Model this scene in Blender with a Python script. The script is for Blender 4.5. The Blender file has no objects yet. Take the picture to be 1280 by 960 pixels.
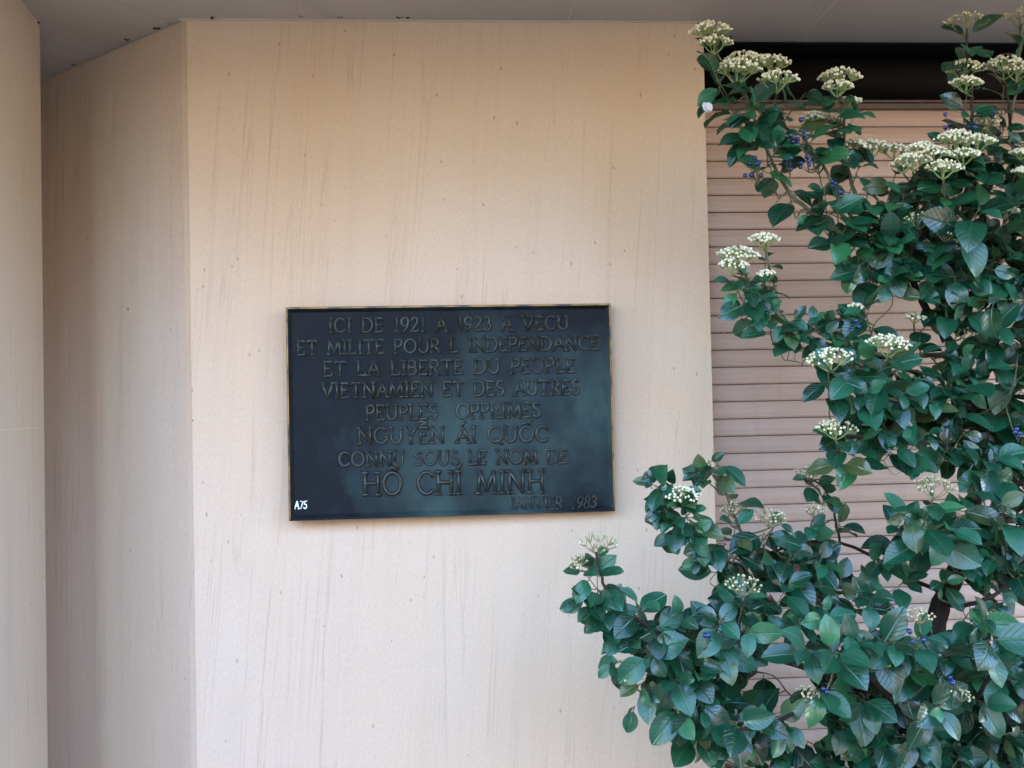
import bpy, bmesh, math, random
from mathutils import Vector, Matrix

R = math.radians
scene = bpy.context.scene
COL = scene.collection
random.seed(11)

# ------------------------------------------------------------------ camera
YAW, PITCH, ROLL = 0.0687, 0.0215, 0.0208
CAM = Vector((0.0, -2.5, 1.55))
fw = Vector((math.sin(YAW) * math.cos(PITCH), math.cos(YAW) * math.cos(PITCH), math.sin(PITCH)))
rt0 = Vector((math.cos(YAW), -math.sin(YAW), 0))
up0 = rt0.cross(fw)
rt = rt0 * math.cos(ROLL) - up0 * math.sin(ROLL)
up = up0 * math.cos(ROLL) + rt0 * math.sin(ROLL)
cd = bpy.data.cameras.new('camera')
cam = bpy.data.objects.new('camera', cd)
COL.objects.link(cam)
m = Matrix((rt, up, -fw)).transposed().to_4x4()
m.translation = CAM
cam.matrix_world = m
cd.lens = 35.0
cd.sensor_width = 36.0
cd.clip_start = 0.05
cd.clip_end = 5000
scene.camera = cam
F = 1244.0


def ray(px, py):
    return fw + rt * ((px - 640) / F) - up * ((py - 480) / F)


def at(px, py, D):
    """point of the view ray that lies D metres in front of the camera along world Y"""
    d = ray(px, py)
    return CAM + d * (D / d.y)


def at_z(px, py, z):
    d = ray(px, py)
    return CAM + d * ((z - CAM.z) / d.z)


# ------------------------------------------------------------------ light
SUN_EL, SUN_AZ = 40.0, 25.0          # sun stands behind the building
world = bpy.data.worlds.new('World')
scene.world = world
world.use_nodes = True
wn = world.node_tree.nodes
bg = wn['Background']
sky = wn.new('ShaderNodeTexSky')
sky.sky_type = 'NISHITA'
sky.sun_disc = False
sky.sun_elevation = R(SUN_EL)
sky.sun_rotation = R(SUN_AZ)
sky.air_density = 1.0
sky.dust_density = 0.3
sky.ozone_density = 3.2
world.node_tree.links.new(sky.outputs[0], bg.inputs[0])
bg.inputs[1].default_value = 0.15
sl = bpy.data.lights.new('sun', 'SUN')
sl.energy = 2.0
sl.angle = R(0.5)
sl.color = (1.0, 0.93, 0.82)
sun = bpy.data.objects.new('sun', sl)
COL.objects.link(sun)
sd = Vector((math.sin(R(SUN_AZ)) * math.cos(R(SUN_EL)), math.cos(R(SUN_AZ)) * math.cos(R(SUN_EL)), math.sin(R(SUN_EL))))
sun.rotation_euler = sd.to_track_quat('Z', 'Y').to_euler()
sun.location = (3, 6, 12)
vs = scene.view_settings
vs.view_transform = 'Standard'
vs.look = 'None'
vs.gamma = 1.0
vs.exposure = 4.42


# ------------------------------------------------------------------ helpers
def tag(o, label=None, cat=None, group=None, kind=None):
    if label: o['label'] = label
    if cat: o['category'] = cat
    if group: o['group'] = group
    if kind: o['kind'] = kind
    return o


def empty(name, loc=(0, 0, 0)):
    o = bpy.data.objects.new(name, None)
    o.empty_display_size = 0.1
    o.location = loc
    COL.objects.link(o)
    return o


class MB:
    def __init__(self):
        self.v, self.f, self.mi, self.sm, self.uv = [], [], [], [], {}

    def face(self, idx, mi=0, smooth=False):
        self.f.append(tuple(idx)); self.mi.append(mi); self.sm.append(smooth)

    def quad(self, a, b, c, d, mi=0):
        n = len(self.v)
        self.v += [Vector(a), Vector(b), Vector(c), Vector(d)]
        self.face((n, n + 1, n + 2, n + 3), mi)

    def box(self, x0, y0, z0, x1, y1, z1, mi=0):
        n = len(self.v)
        for z in (z0, z1):
            self.v += [Vector((x0, y0, z)), Vector((x1, y0, z)), Vector((x1, y1, z)), Vector((x0, y1, z))]
        for f in ((3, 2, 1, 0), (4, 5, 6, 7), (0, 1, 5, 4), (1, 2, 6, 5), (2, 3, 7, 6), (3, 0, 4, 7)):
            self.face([n + i for i in f], mi)

    def prism(self, pts, z0, z1, mi=0):
        """closed xy outline (counter-clockwise) extruded from z0 to z1"""
        n = len(self.v); k = len(pts)
        self.v += [Vector((p[0], p[1], z0)) for p in pts] + [Vector((p[0], p[1], z1)) for p in pts]
        self.face([n + i for i in reversed(range(k))], mi)
        self.face([n + k + i for i in range(k)], mi)
        for i in range(k):
            j = (i + 1) % k
            self.face((n + i, n + j, n + k + j, n + k + i), mi)

    def tube(self, pts, rad, sides=6, mi=0, cap=True):
        k = len(pts); base = len(self.v)
        ref = Vector((0.3, 0.5, 0.81)).normalized()
        for i, p in enumerate(pts):
            a = pts[max(0, i - 1)]; b = pts[min(k - 1, i + 1)]
            t = (b - a).normalized() if (b - a).length > 1e-7 else Vector((0, 0, 1))
            u = t.cross(ref)
            if u.length < 0.1: u = t.cross(Vector((1, 0, 0)))
            u.normalize(); w = t.cross(u)
            r = rad[i] if hasattr(rad, '__len__') else rad
            for s in range(sides):
                an = 2 * math.pi * s / sides
                self.v.append(p + (u * math.cos(an) + w * math.sin(an)) * r)
        for i in range(k - 1):
            for s in range(sides):
                s2 = (s + 1) % sides
                a = base + i * sides
                self.face((a + s, a + s2, a + sides + s2, a + sides + s), mi, True)
        if cap:
            self.face([base + s for s in reversed(range(sides))], mi)
            self.face([base + (k - 1) * sides + s for s in range(sides)], mi)

    def ico(self, c, r, mi=0, sub=0, squash=None):
        tv, tf = ICO[sub]
        n = len(self.v)
        for p in tv:
            q = Vector(p) * r
            if squash: q = squash @ q
            self.v.append(c + q)
        for f in tf: self.face([n + i for i in f], mi, True)

    def build(self, name, mats, parent=None, loc=None):
        me = bpy.data.meshes.new(name)
        me.from_pydata([tuple(p) for p in self.v], [], self.f)
        if not isinstance(mats, (list, tuple)): mats = [mats]
        for mm in mats: me.materials.append(mm)
        me.polygons.foreach_set('material_index', self.mi)
        me.polygons.foreach_set('use_smooth', self.sm)
        if self.uv:
            ul = me.uv_layers.new(name='UVMap')
            for lp in me.loops:
                ul.data[lp.index].uv = self.uv.get(lp.vertex_index, (0, 0))
        me.update()
        o = bpy.data.objects.new(name, me)
        COL.objects.link(o)
        if parent: o.parent = parent
        if loc is not None: o.location = loc
        return o


def make_ico(sub):
    bm = bmesh.new()
    bmesh.ops.create_icosphere(bm, subdivisions=sub, radius=1.0)
    bm.verts.ensure_lookup_table()
    v = [tuple(x.co) for x in bm.verts]
    f = [[q.index for q in p.verts] for p in bm.faces]
    bm.free()
    return v, f


ICO = {0: make_ico(1), 1: make_ico(2)}


class NT:
    """small node builder"""
    def __init__(self, name):
        self.m = bpy.data.materials.new(name)
        self.m.use_nodes = True
        self.n = self.m.node_tree.nodes
        self.l = self.m.node_tree.links
        self.b = self.n['Principled BSDF']
        self.tc = self.n.new('ShaderNodeTexCoord')

    def put(self, sock, val):
        if isinstance(val, bpy.types.NodeSocket): self.l.new(val, sock)
        elif val is not None:
            if isinstance(val, (tuple, list)) and len(val) == 3 and sock.type == 'RGBA': val = (*val, 1)
            sock.default_value = val

    def map(self, scale=(1, 1, 1), rot=(0, 0, 0), loc=(0, 0, 0), src=None):
        if any(rot):                      # turn first, stretch afterwards
            k0 = self.n.new('ShaderNodeMapping')
            k0.inputs['Rotation'].default_value = rot
            self.l.new(src or self.tc.outputs['Object'], k0.inputs['Vector'])
            src = k0.outputs[0]; rot = (0, 0, 0)
        k = self.n.new('ShaderNodeMapping')
        k.inputs['Location'].default_value = loc
        k.inputs['Scale'].default_value = scale
        k.inputs['Rotation'].default_value = rot
        self.l.new(src or self.tc.outputs['Object'], k.inputs['Vector'])
        return k.outputs[0]

    def noise(self, vec, scale=5, detail=4, rough=0.55, dist=0):
        k = self.n.new('ShaderNodeTexNoise')
        self.l.new(vec, k.inputs['Vector'])
        k.inputs['Scale'].default_value = scale
        k.inputs['Detail'].default_value = detail
        k.inputs['Roughness'].default_value = rough
        k.inputs['Distortion'].default_value = dist
        return k.outputs['Fac']

    def voro(self, vec, scale, feature='F1'):
        k = self.n.new('ShaderNodeTexVoronoi')
        k.feature = feature
        self.l.new(vec, k.inputs['Vector'])
        k.inputs['Scale'].default_value = scale
        return k

    def ramp(self, fac, stops):
        k = self.n.new('ShaderNodeValToRGB')
        e = k.color_ramp.elements
        while len(e) < len(stops): e.new(0.5)
        for q, (p, c) in zip(e, stops):
            q.position = p
            q.color = (c, c, c, 1) if not hasattr(c, '__len__') else (*c, 1)
        self.l.new(fac, k.inputs[0])
        return k.outputs[0]

    def mix(self, fac, a, b, mode='MIX'):
        k = self.n.new('ShaderNodeMix')
        k.data_type = 'RGBA'; k.blend_type = mode
        self.put(k.inputs[0], fac); self.put(k.inputs[6], a); self.put(k.inputs[7], b)
        return k.outputs[2]

    def math(self, op, a, b=None, c=None):
        k = self.n.new('ShaderNodeMath'); k.operation = op
        self.put(k.inputs[0], a)
        if b is not None: self.put(k.inputs[1], b)
        if c is not None: self.put(k.inputs[2], c)
        return k.outputs[0]

    def bump(self, h, strength=0.2, dist=0.01):
        k = self.n.new('ShaderNodeBump')
        k.inputs['Strength'].default_value = strength
        k.inputs['Distance'].default_value = dist
        self.l.new(h, k.inputs['Height'])
        self.l.new(k.outputs[0], self.b.inputs['Normal'])

    def out(self, color=None, rough=None, metal=None, spec=None):
        self.put(self.b.inputs['Base Color'], color)
        self.put(self.b.inputs['Roughness'], rough)
        self.put(self.b.inputs['Metallic'], metal)
        self.put(self.b.inputs['Specular IOR Level'], spec)
        return self.m


# ------------------------------------------------------------------ materials
def stone_mat(name, base, warm, grey, tilt=-0.055, off=(0, 0, 0), pits=True):
    t = NT(name)
    broad = t.noise(t.map((1.1, 1.1, 0.5), (0, tilt, 0), off), 1.6, 3, 0.5)
    c = t.mix(t.ramp(broad, [(0.35, 0.0), (0.68, 1.0)]), base, warm)
    # long vertical bedding streaks of the sawn limestone
    st = t.noise(t.map((26, 26, 0.9), (0, tilt, 0), off), 1.0, 6, 0.62, 0.15)
    c = t.mix(t.ramp(st, [(0.50, 0.0), (0.72, 0.42)]), c, grey)
    st2 = t.noise(t.map((11, 11, 0.45), (0, tilt * 1.5, 0), (off[0] + 3, off[1], off[2])), 1.0, 3, 0.5)
    c = t.mix(t.ramp(st2, [(0.56, 0.0), (0.75, 0.35)]), c, warm)
    dg = t.noise(t.map((5, 5, 0.8), (0, -0.2, 0), (off[0] + 2, off[1], off[2] + 6)), 1.0, 5, 0.6, 0.5)
    c = t.mix(t.ramp(dg, [(0.52, 0.0), (0.72, 0.45)]), c, grey)
    vn = t.noise(t.map((19, 19, 0.42), (0, tilt * 1.5, 0), (off[0] + 1, off[1] + 3, off[2] + 2)), 1.0, 5, 0.55, 0.7)
    vl = t.ramp(t.math('ABSOLUTE', t.math('SUBTRACT', vn, 0.5)), [(0.0, 0.45), (0.016, 0.0)])
    vg = t.ramp(t.noise(t.map((1.5, 1.5, 1.2), (0, 0, 0), (off[0], off[1] + 6, off[2])), 2.0, 3, 0.5), [(0.40, 0.0), (0.6, 0.8)])
    c = t.mix(t.math('MULTIPLY', vl, vg), c, (0.36, 0.235, 0.145))
    mot = t.noise(t.map((1, 1, 0.8), (0, 0, 0), off), 14, 5, 0.65)
    c = t.mix(t.ramp(mot, [(0.3, 0.22), (0.55, 0.0)]), c, warm)
    # thin dark cracks that follow the streaks
    cr = t.noise(t.map((9, 9, 0.22), (0, tilt * 1.3, 0), (off[0] + 7, off[1] + 1, off[2])), 1.0, 5, 0.55, 0.25)
    line = t.math('ABSOLUTE', t.math('SUBTRACT', cr, 0.5))
    gate = t.noise(t.map((2.2, 2.2, 1.3), (0, 0, 0), (off[0] + 5, off[1] + 2, off[2])), 1.7, 2, 0.5)
    sx_ = t.n.new('ShaderNodeSeparateXYZ'); t.l.new(t.tc.outputs['Object'], sx_.inputs[0])
    xr = t.ramp(t.math('MULTIPLY_ADD', sx_.outputs[0], 0.76, 0.485), [(0.0, 1.0), (0.24, 0.95), (0.33, 0.22), (0.72, 0.15), (0.86, 0.8), (1.0, 0.5)]) if pits == 'front' else 0.7
    lf = t.math('MULTIPLY', t.ramp(line, [(0.0, 1.0), (0.008, 0.0)]), t.ramp(gate, [(0.50, 0.0), (0.70, 0.42)]))
    lf = t.math('MULTIPLY', lf, xr)
    c = t.mix(lf, c, (0.27, 0.19, 0.125))
    # fine grain
    gr = t.noise(t.map((1, 1, 0.35), (0, 0, 0), off), 260, 2, 0.6)
    c = t.mix(t.ramp(gr, [(0.3, 0.16), (0.62, 0.0)]), c, (0.25, 0.2, 0.16))
    h = t.math('ADD', t.math('MULTIPLY', gr, 0.5), st)
    if pits:
        v = t.voro(t.map((1, 1, 0.6), (0, 0.2, 0), off), 9.0)
        sep = t.n.new('ShaderNodeSeparateColor')
        t.l.new(v.outputs['Color'], sep.inputs[0])
        lim = t.math('MULTIPLY', t.ramp(sep.outputs[0], [(0.78, 0.0), (1.0, 1.0)]), 0.030)
        pit = t.math('LESS_THAN', v.outputs['Distance'], lim)
        c = t.mix(t.math('MULTIPLY', pit, 0.85), c, (0.10, 0.065, 0.04))
        v2 = t.voro(t.map((1, 1, 0.5), (0, 0.1, 0), off), 38.0)
        sep2 = t.n.new('ShaderNodeSeparateColor')
        t.l.new(v2.outputs['Color'], sep2.inputs[0])
        lim2 = t.math('MULTIPLY', t.ramp(sep2.outputs[1], [(0.75, 0.0), (1.0, 1.0)]), 0.1)
        pit2 = t.math('MULTIPLY', t.math('LESS_THAN', v2.outputs['Distance'], lim2), 0.5)
        c = t.mix(pit2, c, (0.2, 0.13, 0.085))
    t.bump(h, 0.12, 0.004)
    return t.out(c, 0.72, 0, 0.3)


M = {}
M['stone'] = stone_mat('limestone', (0.635, 0.492, 0.366), (0.62, 0.452, 0.302), (0.545, 0.42, 0.31), pits='front')
M['stone_splay'] = stone_mat('limestone_splay', (0.66, 0.53, 0.41), (0.64, 0.49, 0.355), (0.55, 0.44, 0.345), -0.015, (4, 0, 2))
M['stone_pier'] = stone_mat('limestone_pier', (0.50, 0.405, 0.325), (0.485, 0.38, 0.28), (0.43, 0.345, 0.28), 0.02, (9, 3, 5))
t = NT('joint_mortar')
M['mortar'] = t.out(t.mix(t.noise(t.map(), 40, 3), (0.66, 0.56, 0.44), (0.50, 0.41, 0.31)), 0.9, 0, 0.2)
t = NT('soffit_stone')
sv = t.noise(t.map((1.2, 0.35, 1), (0, 0, 0.6)), 2.4, 4, 0.55, 0.4)
c = t.mix(t.ramp(sv, [(0.4, 0.0), (0.65, 1.0)]), (0.45, 0.405, 0.36), (0.53, 0.475, 0.42))
sv2 = t.noise(t.map((5, 0.8, 1), (0, 0, 0.7)), 1.6, 5, 0.6, 0.3)
c = t.mix(t.ramp(sv2, [(0.55, 0.0), (0.72, 0.5)]), c, (0.36, 0.31, 0.26))
c = t.mix(t.ramp(t.noise(t.map(), 220, 2), [(0.3, 0.2), (0.6, 0.0)]), c, (0.2, 0.17, 0.14))
M['soffit'] = t.out(c, 0.8, 0, 0.2)
t = NT('rendered_masonry')
M['render'] = t.out(t.mix(t.noise(t.map(), 3, 4), (0.48, 0.42, 0.35), (0.56, 0.49, 0.41)), 0.85)
t = NT('ochre_render')
M['ochre'] = t.out(t.mix(t.noise(t.map(), 2, 4), (0.36, 0.245, 0.14), (0.42, 0.29, 0.17)), 0.85)
t = NT('shutter_plastic')
fn = t.noise(t.map((0.6, 1, 160)), 1.0, 3, 0.6)
c = t.mix(fn, (0.47, 0.325, 0.25), (0.56, 0.405, 0.325))
c = t.mix(t.ramp(t.noise(t.map((1.5, 1, 2.5)), 2.0, 4), [(0.4, 0.0), (0.75, 0.3)]), c, (0.36, 0.28, 0.235))
geo = t.n.new('ShaderNodeNewGeometry')
c = t.mix(t.ramp(geo.outputs['Random Per Island'], [(0.0, 0.28), (0.6, 0.0)]), c, (0.36, 0.26, 0.205))
dr = t.noise(t.map((9, 1, 0.7)), 1.5, 5, 0.65)
c = t.mix(t.ramp(dr, [(0.52, 0.0), (0.75, 0.35)]), c, (0.33, 0.25, 0.20))
t.bump(fn, 0.25, 0.002)
M['shutter'] = t.out(c, 0.5, 0, 0.35)
t = NT('shutter_groove')
M['groove'] = t.out((0.13, 0.09, 0.07), 0.8)
t = NT('dark_cavity')
M['black'] = t.out(t.mix(t.noise(t.map(), 9, 3), (0.006, 0.005, 0.005), (0.011, 0.009, 0.008)), 0.7, 0, 0.15)
t = NT('paving')
br = t.n.new('ShaderNodeTexBrick')
t.l.new(t.map((1, 1, 1)), br.inputs['Vector'])
br.inputs['Scale'].default_value = 1.0
br.inputs['Brick Width'].default_value = 0.6
br.inputs['Row Height'].default_value = 0.4
br.inputs['Mortar Size'].default_value = 0.006
br.inputs['Color1'].default_value = (0.27, 0.205, 0.14, 1)
br.inputs['Color2'].default_value = (0.23, 0.175, 0.12, 1)
br.inputs['Mortar'].default_value = (0.2, 0.17, 0.13, 1)
c = t.mix(t.ramp(t.noise(t.map(), 2.2, 5), [(0.35, 0.35), (0.65, 0.0)]), br.outputs['Color'], (0.18, 0.14, 0.1))
M['paving'] = t.out(c, 0.85, 0, 0.25)
t = NT('soil')
M['soil'] = t.out(t.mix(t.noise(t.map(), 30, 5), (0.04, 0.028, 0.018), (0.085, 0.06, 0.04)), 0.95)


def bronze(name, k=1.0, spec=0.22):
    t = NT(name)
    n1 = t.noise(t.map((1, 1, 0.8)), 4.2, 5, 0.6, 0.3)
    n2 = t.noise(t.map((1, 1, 0.7), (0, 0, 0), (4, 1, 3)), 11, 5, 0.65)
    gx = t.n.new('ShaderNodeSeparateXYZ')
    t.l.new(t.tc.outputs['Object'], gx.inputs[0])
    # verdigris gathers on the middle and lower part of the plate (local coords, metres)
    dx = t.math('DIVIDE', t.math('SUBTRACT', gx.outputs[0], 0.10), 0.27)
    dz = t.math('DIVIDE', t.math('SUBTRACT', gx.outputs[2], -0.10), 0.26)
    rr = t.math('ADD', t.math('MULTIPLY', dx, dx), t.math('MULTIPLY', dz, dz))
    cen = t.math('SUBTRACT', 0.62, t.math('MULTIPLY', rr, 0.24))
    f = t.ramp(t.math('ADD', cen, t.math('MULTIPLY', t.math('SUBTRACT', n1, 0.52), 2.6)), [(0.1, 0.0), (0.8, 1.0)])
    c = t.mix(f, (0.011 * k, 0.015 * k, 0.020 * k), (0.062 * k, 0.115 * k, 0.108 * k))
    c = t.mix(t.ramp(n2, [(0.5, 0.0), (0.75, 0.6)]), c, (0.03 * k, 0.042 * k, 0.058 * k))
    c = t.mix(t.ramp(n2, [(0.2, 0.4), (0.42, 0.0)]), c, (0.022 * k, 0.018 * k, 0.014 * k))
    fine = t.noise(t.map(), 90, 3, 0.6)
    t.bump(t.math('ADD', fine, n2), 0.12, 0.002)
    return t.out(c, t.ramp(n2, [(0.3, 0.52), (0.7, 0.68)]), 0.1, spec)


M['bronze'] = bronze('bronze_patina', 0.55, 0.16)
t = NT('bronze_letter_patina')
n2 = t.noise(t.map(), 7, 4, 0.6)
n3 = t.noise(t.map(), 60, 3, 0.6)
c = t.mix(t.ramp(n2, [(0.35, 0.0), (0.65, 1.0)]), (0.026, 0.023, 0.016), (0.026, 0.043, 0.038))
c = t.mix(t.ramp(n3, [(0.5, 0.0), (0.75, 0.55)]), c, (0.085, 0.08, 0.055))
M['bronze_letter'] = t.out(c, 0.42, 0.3, 0.5)
t = NT('worn_brass_edge')
n = t.noise(t.map((1, 1, 1)), 28, 4)
M['brass'] = t.out(t.mix(t.ramp(n, [(0.4, 0.0), (0.62, 1.0)]), (0.28, 0.17, 0.05), (0.07, 0.055, 0.035)), 0.45, 0.5)
t = NT('white_paint')
M['white_paint'] = t.out((0.78, 0.8, 0.8), 0.6)


def leaf_mat(name, dark, mid, back, gloss=0.2):
    t = NT(name)
    geo = t.n.new('ShaderNodeNewGeometry')
    rnd = geo.outputs['Random Per Island']
    c = t.mix(t.ramp(rnd, [(0.0, 0.0), (0.75, 0.65), (1.0, 1.0)]), dark, mid)
    rn2 = t.math('FRACT', t.math('MULTIPLY', rnd, 17.31))
    c = t.mix(t.ramp(rn2, [(0.86, 0.0), (0.95, 0.75)]), c, (0.03, 0.15, 0.045))
    c = t.mix(t.ramp(rn2, [(0.03, 0.7), (0.06, 0.0)]), c, (0.085, 0.10, 0.03))
    uv = t.n.new('ShaderNodeSeparateXYZ')
    t.l.new(t.tc.outputs['UV'], uv.inputs[0])
    ax = t.math('ABSOLUTE', t.math('SUBTRACT', uv.outputs[0], 0.5))
    rib = t.ramp(ax, [(0.0, 1.0), (0.035, 0.0)])
    # side veins run forward from the midrib
    ph = t.math('SUBTRACT', t.math('MULTIPLY', uv.outputs[1], 7.0), t.math('MULTIPLY', ax, 5.0))
    fr = t.math('ABSOLUTE', t.math('SUBTRACT', t.math('FRACT', ph), 0.5))
    vein = t.ramp(fr, [(0.0, 1.0), (0.09, 0.0)])
    vf = t.math('MAXIMUM', rib, t.math('MULTIPLY', vein, 0.35))
    blot = t.noise(t.map(), 45, 3)
    c = t.mix(t.ramp(blot, [(0.35, 0.3), (0.6, 0.0)]), c, (0.010, 0.028, 0.016))
    c = t.mix(t.math('MULTIPLY', vf, 0.38), c, (0.085, 0.16, 0.06))
    c = t.mix(geo.outputs['Backfacing'], c, back)
    h = t.math('SUBTRACT', t.math('MULTIPLY', blot, 0.5), t.math('MULTIPLY', vf, 0.9))
    t.bump(h, 0.45, 0.0025)
    b = t.b
    b.inputs['Transmission Weight'].default_value = 0.0
    b.inputs['Subsurface Weight'].default_value = 0.0
    t.out(c, t.ramp(rnd, [(0.0, gloss), (1.0, gloss + 0.2)]), 0, 0.55)
    tr = t.n.new('ShaderNodeBsdfTranslucent')
    tr.inputs['Color'].default_value = (0.05, 0.13, 0.03, 1)
    mx = t.n.new('ShaderNodeMixShader')
    mx.inputs[0].default_value = 0.12
    t.l.new(b.outputs[0], mx.inputs[1]); t.l.new(tr.outputs[0], mx.inputs[2])
    t.l.new(mx.outputs[0], t.n['Material Output'].inputs['Surface'])
    return t.m


M['leaf'] = leaf_mat('viburnum_leaf', (0.002, 0.024, 0.012), (0.009, 0.104, 0.044), (0.03, 0.085, 0.038))
t = NT('red_leaf'); M['red'] = t.out(t.mix(t.noise(t.map(), 60, 2), (0.10, 0.008, 0.005), (0.15, 0.018, 0.008)), 0.45)
t = NT('bark'); n = t.noise(t.map((1, 1, 0.3)), 90, 4)
M['bark'] = t.out(t.mix(n, (0.014, 0.009, 0.007), (0.045, 0.030, 0.022)), 0.85, 0, 0.2); t.bump(n, 0.5, 0.004)
t = NT('grey_stem'); n = t.noise(t.map((1, 1, 0.3)), 60, 4)
M['grey_stem'] = t.out(t.mix(n, (0.13, 0.1, 0.105), (0.22, 0.17, 0.17)), 0.85, 0, 0.2)
t = NT('green_twig'); M['twig'] = t.out(t.mix(t.noise(t.map(), 25, 3), (0.05, 0.075, 0.02), (0.075, 0.06, 0.03)), 0.6)
t = NT('flower_stalk'); M['stalk'] = t.out(t.mix(t.noise(t.map(), 120, 2), (0.16, 0.24, 0.06), (0.26, 0.27, 0.10)), 0.6)
t = NT('flower_bud'); geo = t.n.new('ShaderNodeNewGeometry')
M['bud'] = t.out(t.mix(geo.outputs['Random Per Island'], (0.50, 0.45, 0.25), (0.68, 0.63, 0.44)), 0.6)
t = NT('faded_bud'); geo = t.n.new('ShaderNodeNewGeometry')
M['faded'] = t.out(t.ramp(geo.outputs['Random Per Island'], [(0.0, (0.34, 0.26, 0.13)), (0.5, (0.50, 0.44, 0.26)), (0.8, (0.26, 0.28, 0.10)), (1.0, (0.72, 0.68, 0.5))]), 0.65)
t = NT('faded_stalk'); M['faded_stalk'] = t.out(t.mix(t.noise(t.map(), 120, 2), (0.17, 0.19, 0.07), (0.24, 0.18, 0.10)), 0.7)
t = NT('berry'); geo = t.n.new('ShaderNodeNewGeometry')
M['berry'] = t.out(t.mix(geo.outputs['Random Per Island'], (0.006, 0.010, 0.035), (0.012, 0.035, 0.13)), 0.25, 0.2, 0.6)
t = NT('white_petal'); M['petal'] = t.out(t.mix(t.noise(t.map(), 60, 3), (0.46, 0.45, 0.43), (0.32, 0.31, 0.30)), 0.6)

# ------------------------------------------------------------------ ground
CZ = 2.5265
g = MB(); g.quad((-400, -400, 0), (400, -400, 0), (400, 400, 0), (-400, 400, 0))
tag(g.build('ground', M['paving']), kind='structure')
g = MB()
ring = []
for i in range(28):
    a = 2 * math.pi * i / 28
    ring.append((1.05 + 1.25 * math.cos(a) * (1 + 0.05 * math.sin(3 * a)), -0.42 + 0.30 * math.sin(a)))
N = len(ring)
g.v = [Vector((x, y, 0.004)) for x, y in ring]
for k, s in ((1, 0.9), (2, 0.6)):
    g.v += [Vector((1.05 + (x - 1.05) * s, -0.42 + (y + 0.42) * s, 0.012 + 0.025 * k + random.uniform(-.006, .006))) for x, y in ring]
for k in range(2):
    for i in range(N):
        j = (i + 1) % N
        g.face((k * N + i, k * N + j, k * N + N + j, k * N + N + i), 0, True)
g.face([2 * N + i for i in range(N)], 0, True)
tag(g.build('soil_bed', M['soil']), kind='structure')

# ------------------------------------------------------------------ building
XL, XR = -0.6363, 0.6837
B = at_z(50, 102, CZ)                    # far end of the splayed wall at the soffit
REC = 0.115                              # the shutter sits this far behind the wall face
ZJ = 1.55 - 0.0202
building = empty('building', (0, 0, 0))
tag(building, 'beige limestone building front with a splayed bay, a soffit above and a closed roller shutter', 'building')

# front wall: sawn slabs with hair joints in front of a mortar bed
w = MB()
gap = 0.0012
xj_up = at(531, 250, 2.5).x
xj_dn = at(556, 800, 2.5).x
CH = 0.017
for x0, x1, z0, z1 in ((XL + CH, xj_up, ZJ, CZ - 0.003), (xj_up, XR, ZJ, CZ - 0.003), (XL + CH, xj_dn, 0.36, ZJ), (xj_dn, XR, 0.36, ZJ), (XL + CH, XR, 0.0, 0.36)):
    w.box(x0 + (gap if x0 > XL + CH + 0.01 else 0), 0, z0 + gap, x1 - (gap if x1 < XR - 0.01 else 0), 0.03, z1 - gap)
w.box(XL + CH + 0.004, 0.0010, 0.0, XR - 0.004, 0.026, CZ - 0.001, 1)
w.box(XL + 0.05, 0.031, 0.0, XR - 0.0005, 0.40, CZ - 0.002, 0)
w.box(2.45, 0, 0.0, 14, 0.40, CZ - 0.002, 0)
w.box(XR + 0.0, 0.50, 0.0, 2.45, 0.56, CZ - 0.002, 0)
# narrow ground edge at the left corner
w.prism([(XL, 0.011), (XL + CH - 0.0006, 0.0006), (XL + CH - 0.0006, 0.05), (XL + 0.004, 0.05)], 0, CZ - 0.003)
tag(w.build('wall', [M['stone'], M['mortar']], building), 'pale peach limestone slab wall behind the plaque')

# splayed wall, running back to the left
A = Vector((XL, 0.0125, 0)); Bv = Vector((B.x, B.y, 0))
dirs = (Bv - A).normalized()
nrm = Vector((-dirs.y, dirs.x, 0))
if nrm.y < 0: nrm = -nrm                # points to the back
Eb = Bv + dirs * 1.3
s = MB()
Pj = None
L_all = (Eb - A).length
# slab joint where it shows at x = 88
lo, hi = 0, (Bv - A).length
for i in range(50):
    mid = (lo + hi) / 2
    q = A + dirs * mid - CAM; q.z = 0
    px = 640 + F * q.dot(rt) / q.dot(fw)
    if px > 84: lo = mid
    else: hi = mid
lj = lo
for a, b in ((0, lj), (lj, L_all)):
    for z0, z1 in ((0, 0.36), (0.36, ZJ), (ZJ, CZ - 0.003)):
        p = A + dirs * (a + (gap if a else 0)); q = A + dirs * (b - gap)
        s.prism([tuple(q[:2]), tuple(p[:2]), tuple((p + nrm * 0.03)[:2]), tuple((q + nrm * 0.03)[:2])], z0 + gap, z1 - gap)
p = A + nrm * 0.0008 + dirs * 0.003; q = Eb + nrm * 0.0008
s.prism([tuple(q[:2]), tuple(p[:2]), tuple((p + nrm * 0.2)[:2]), tuple((q + nrm * 0.2)[:2])], 0, CZ - 0.001, 1)
tag(s.build('splayed_wall', [M['stone_splay'], M['mortar']], building), 'shaded splayed limestone wall turning back at the left')

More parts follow.
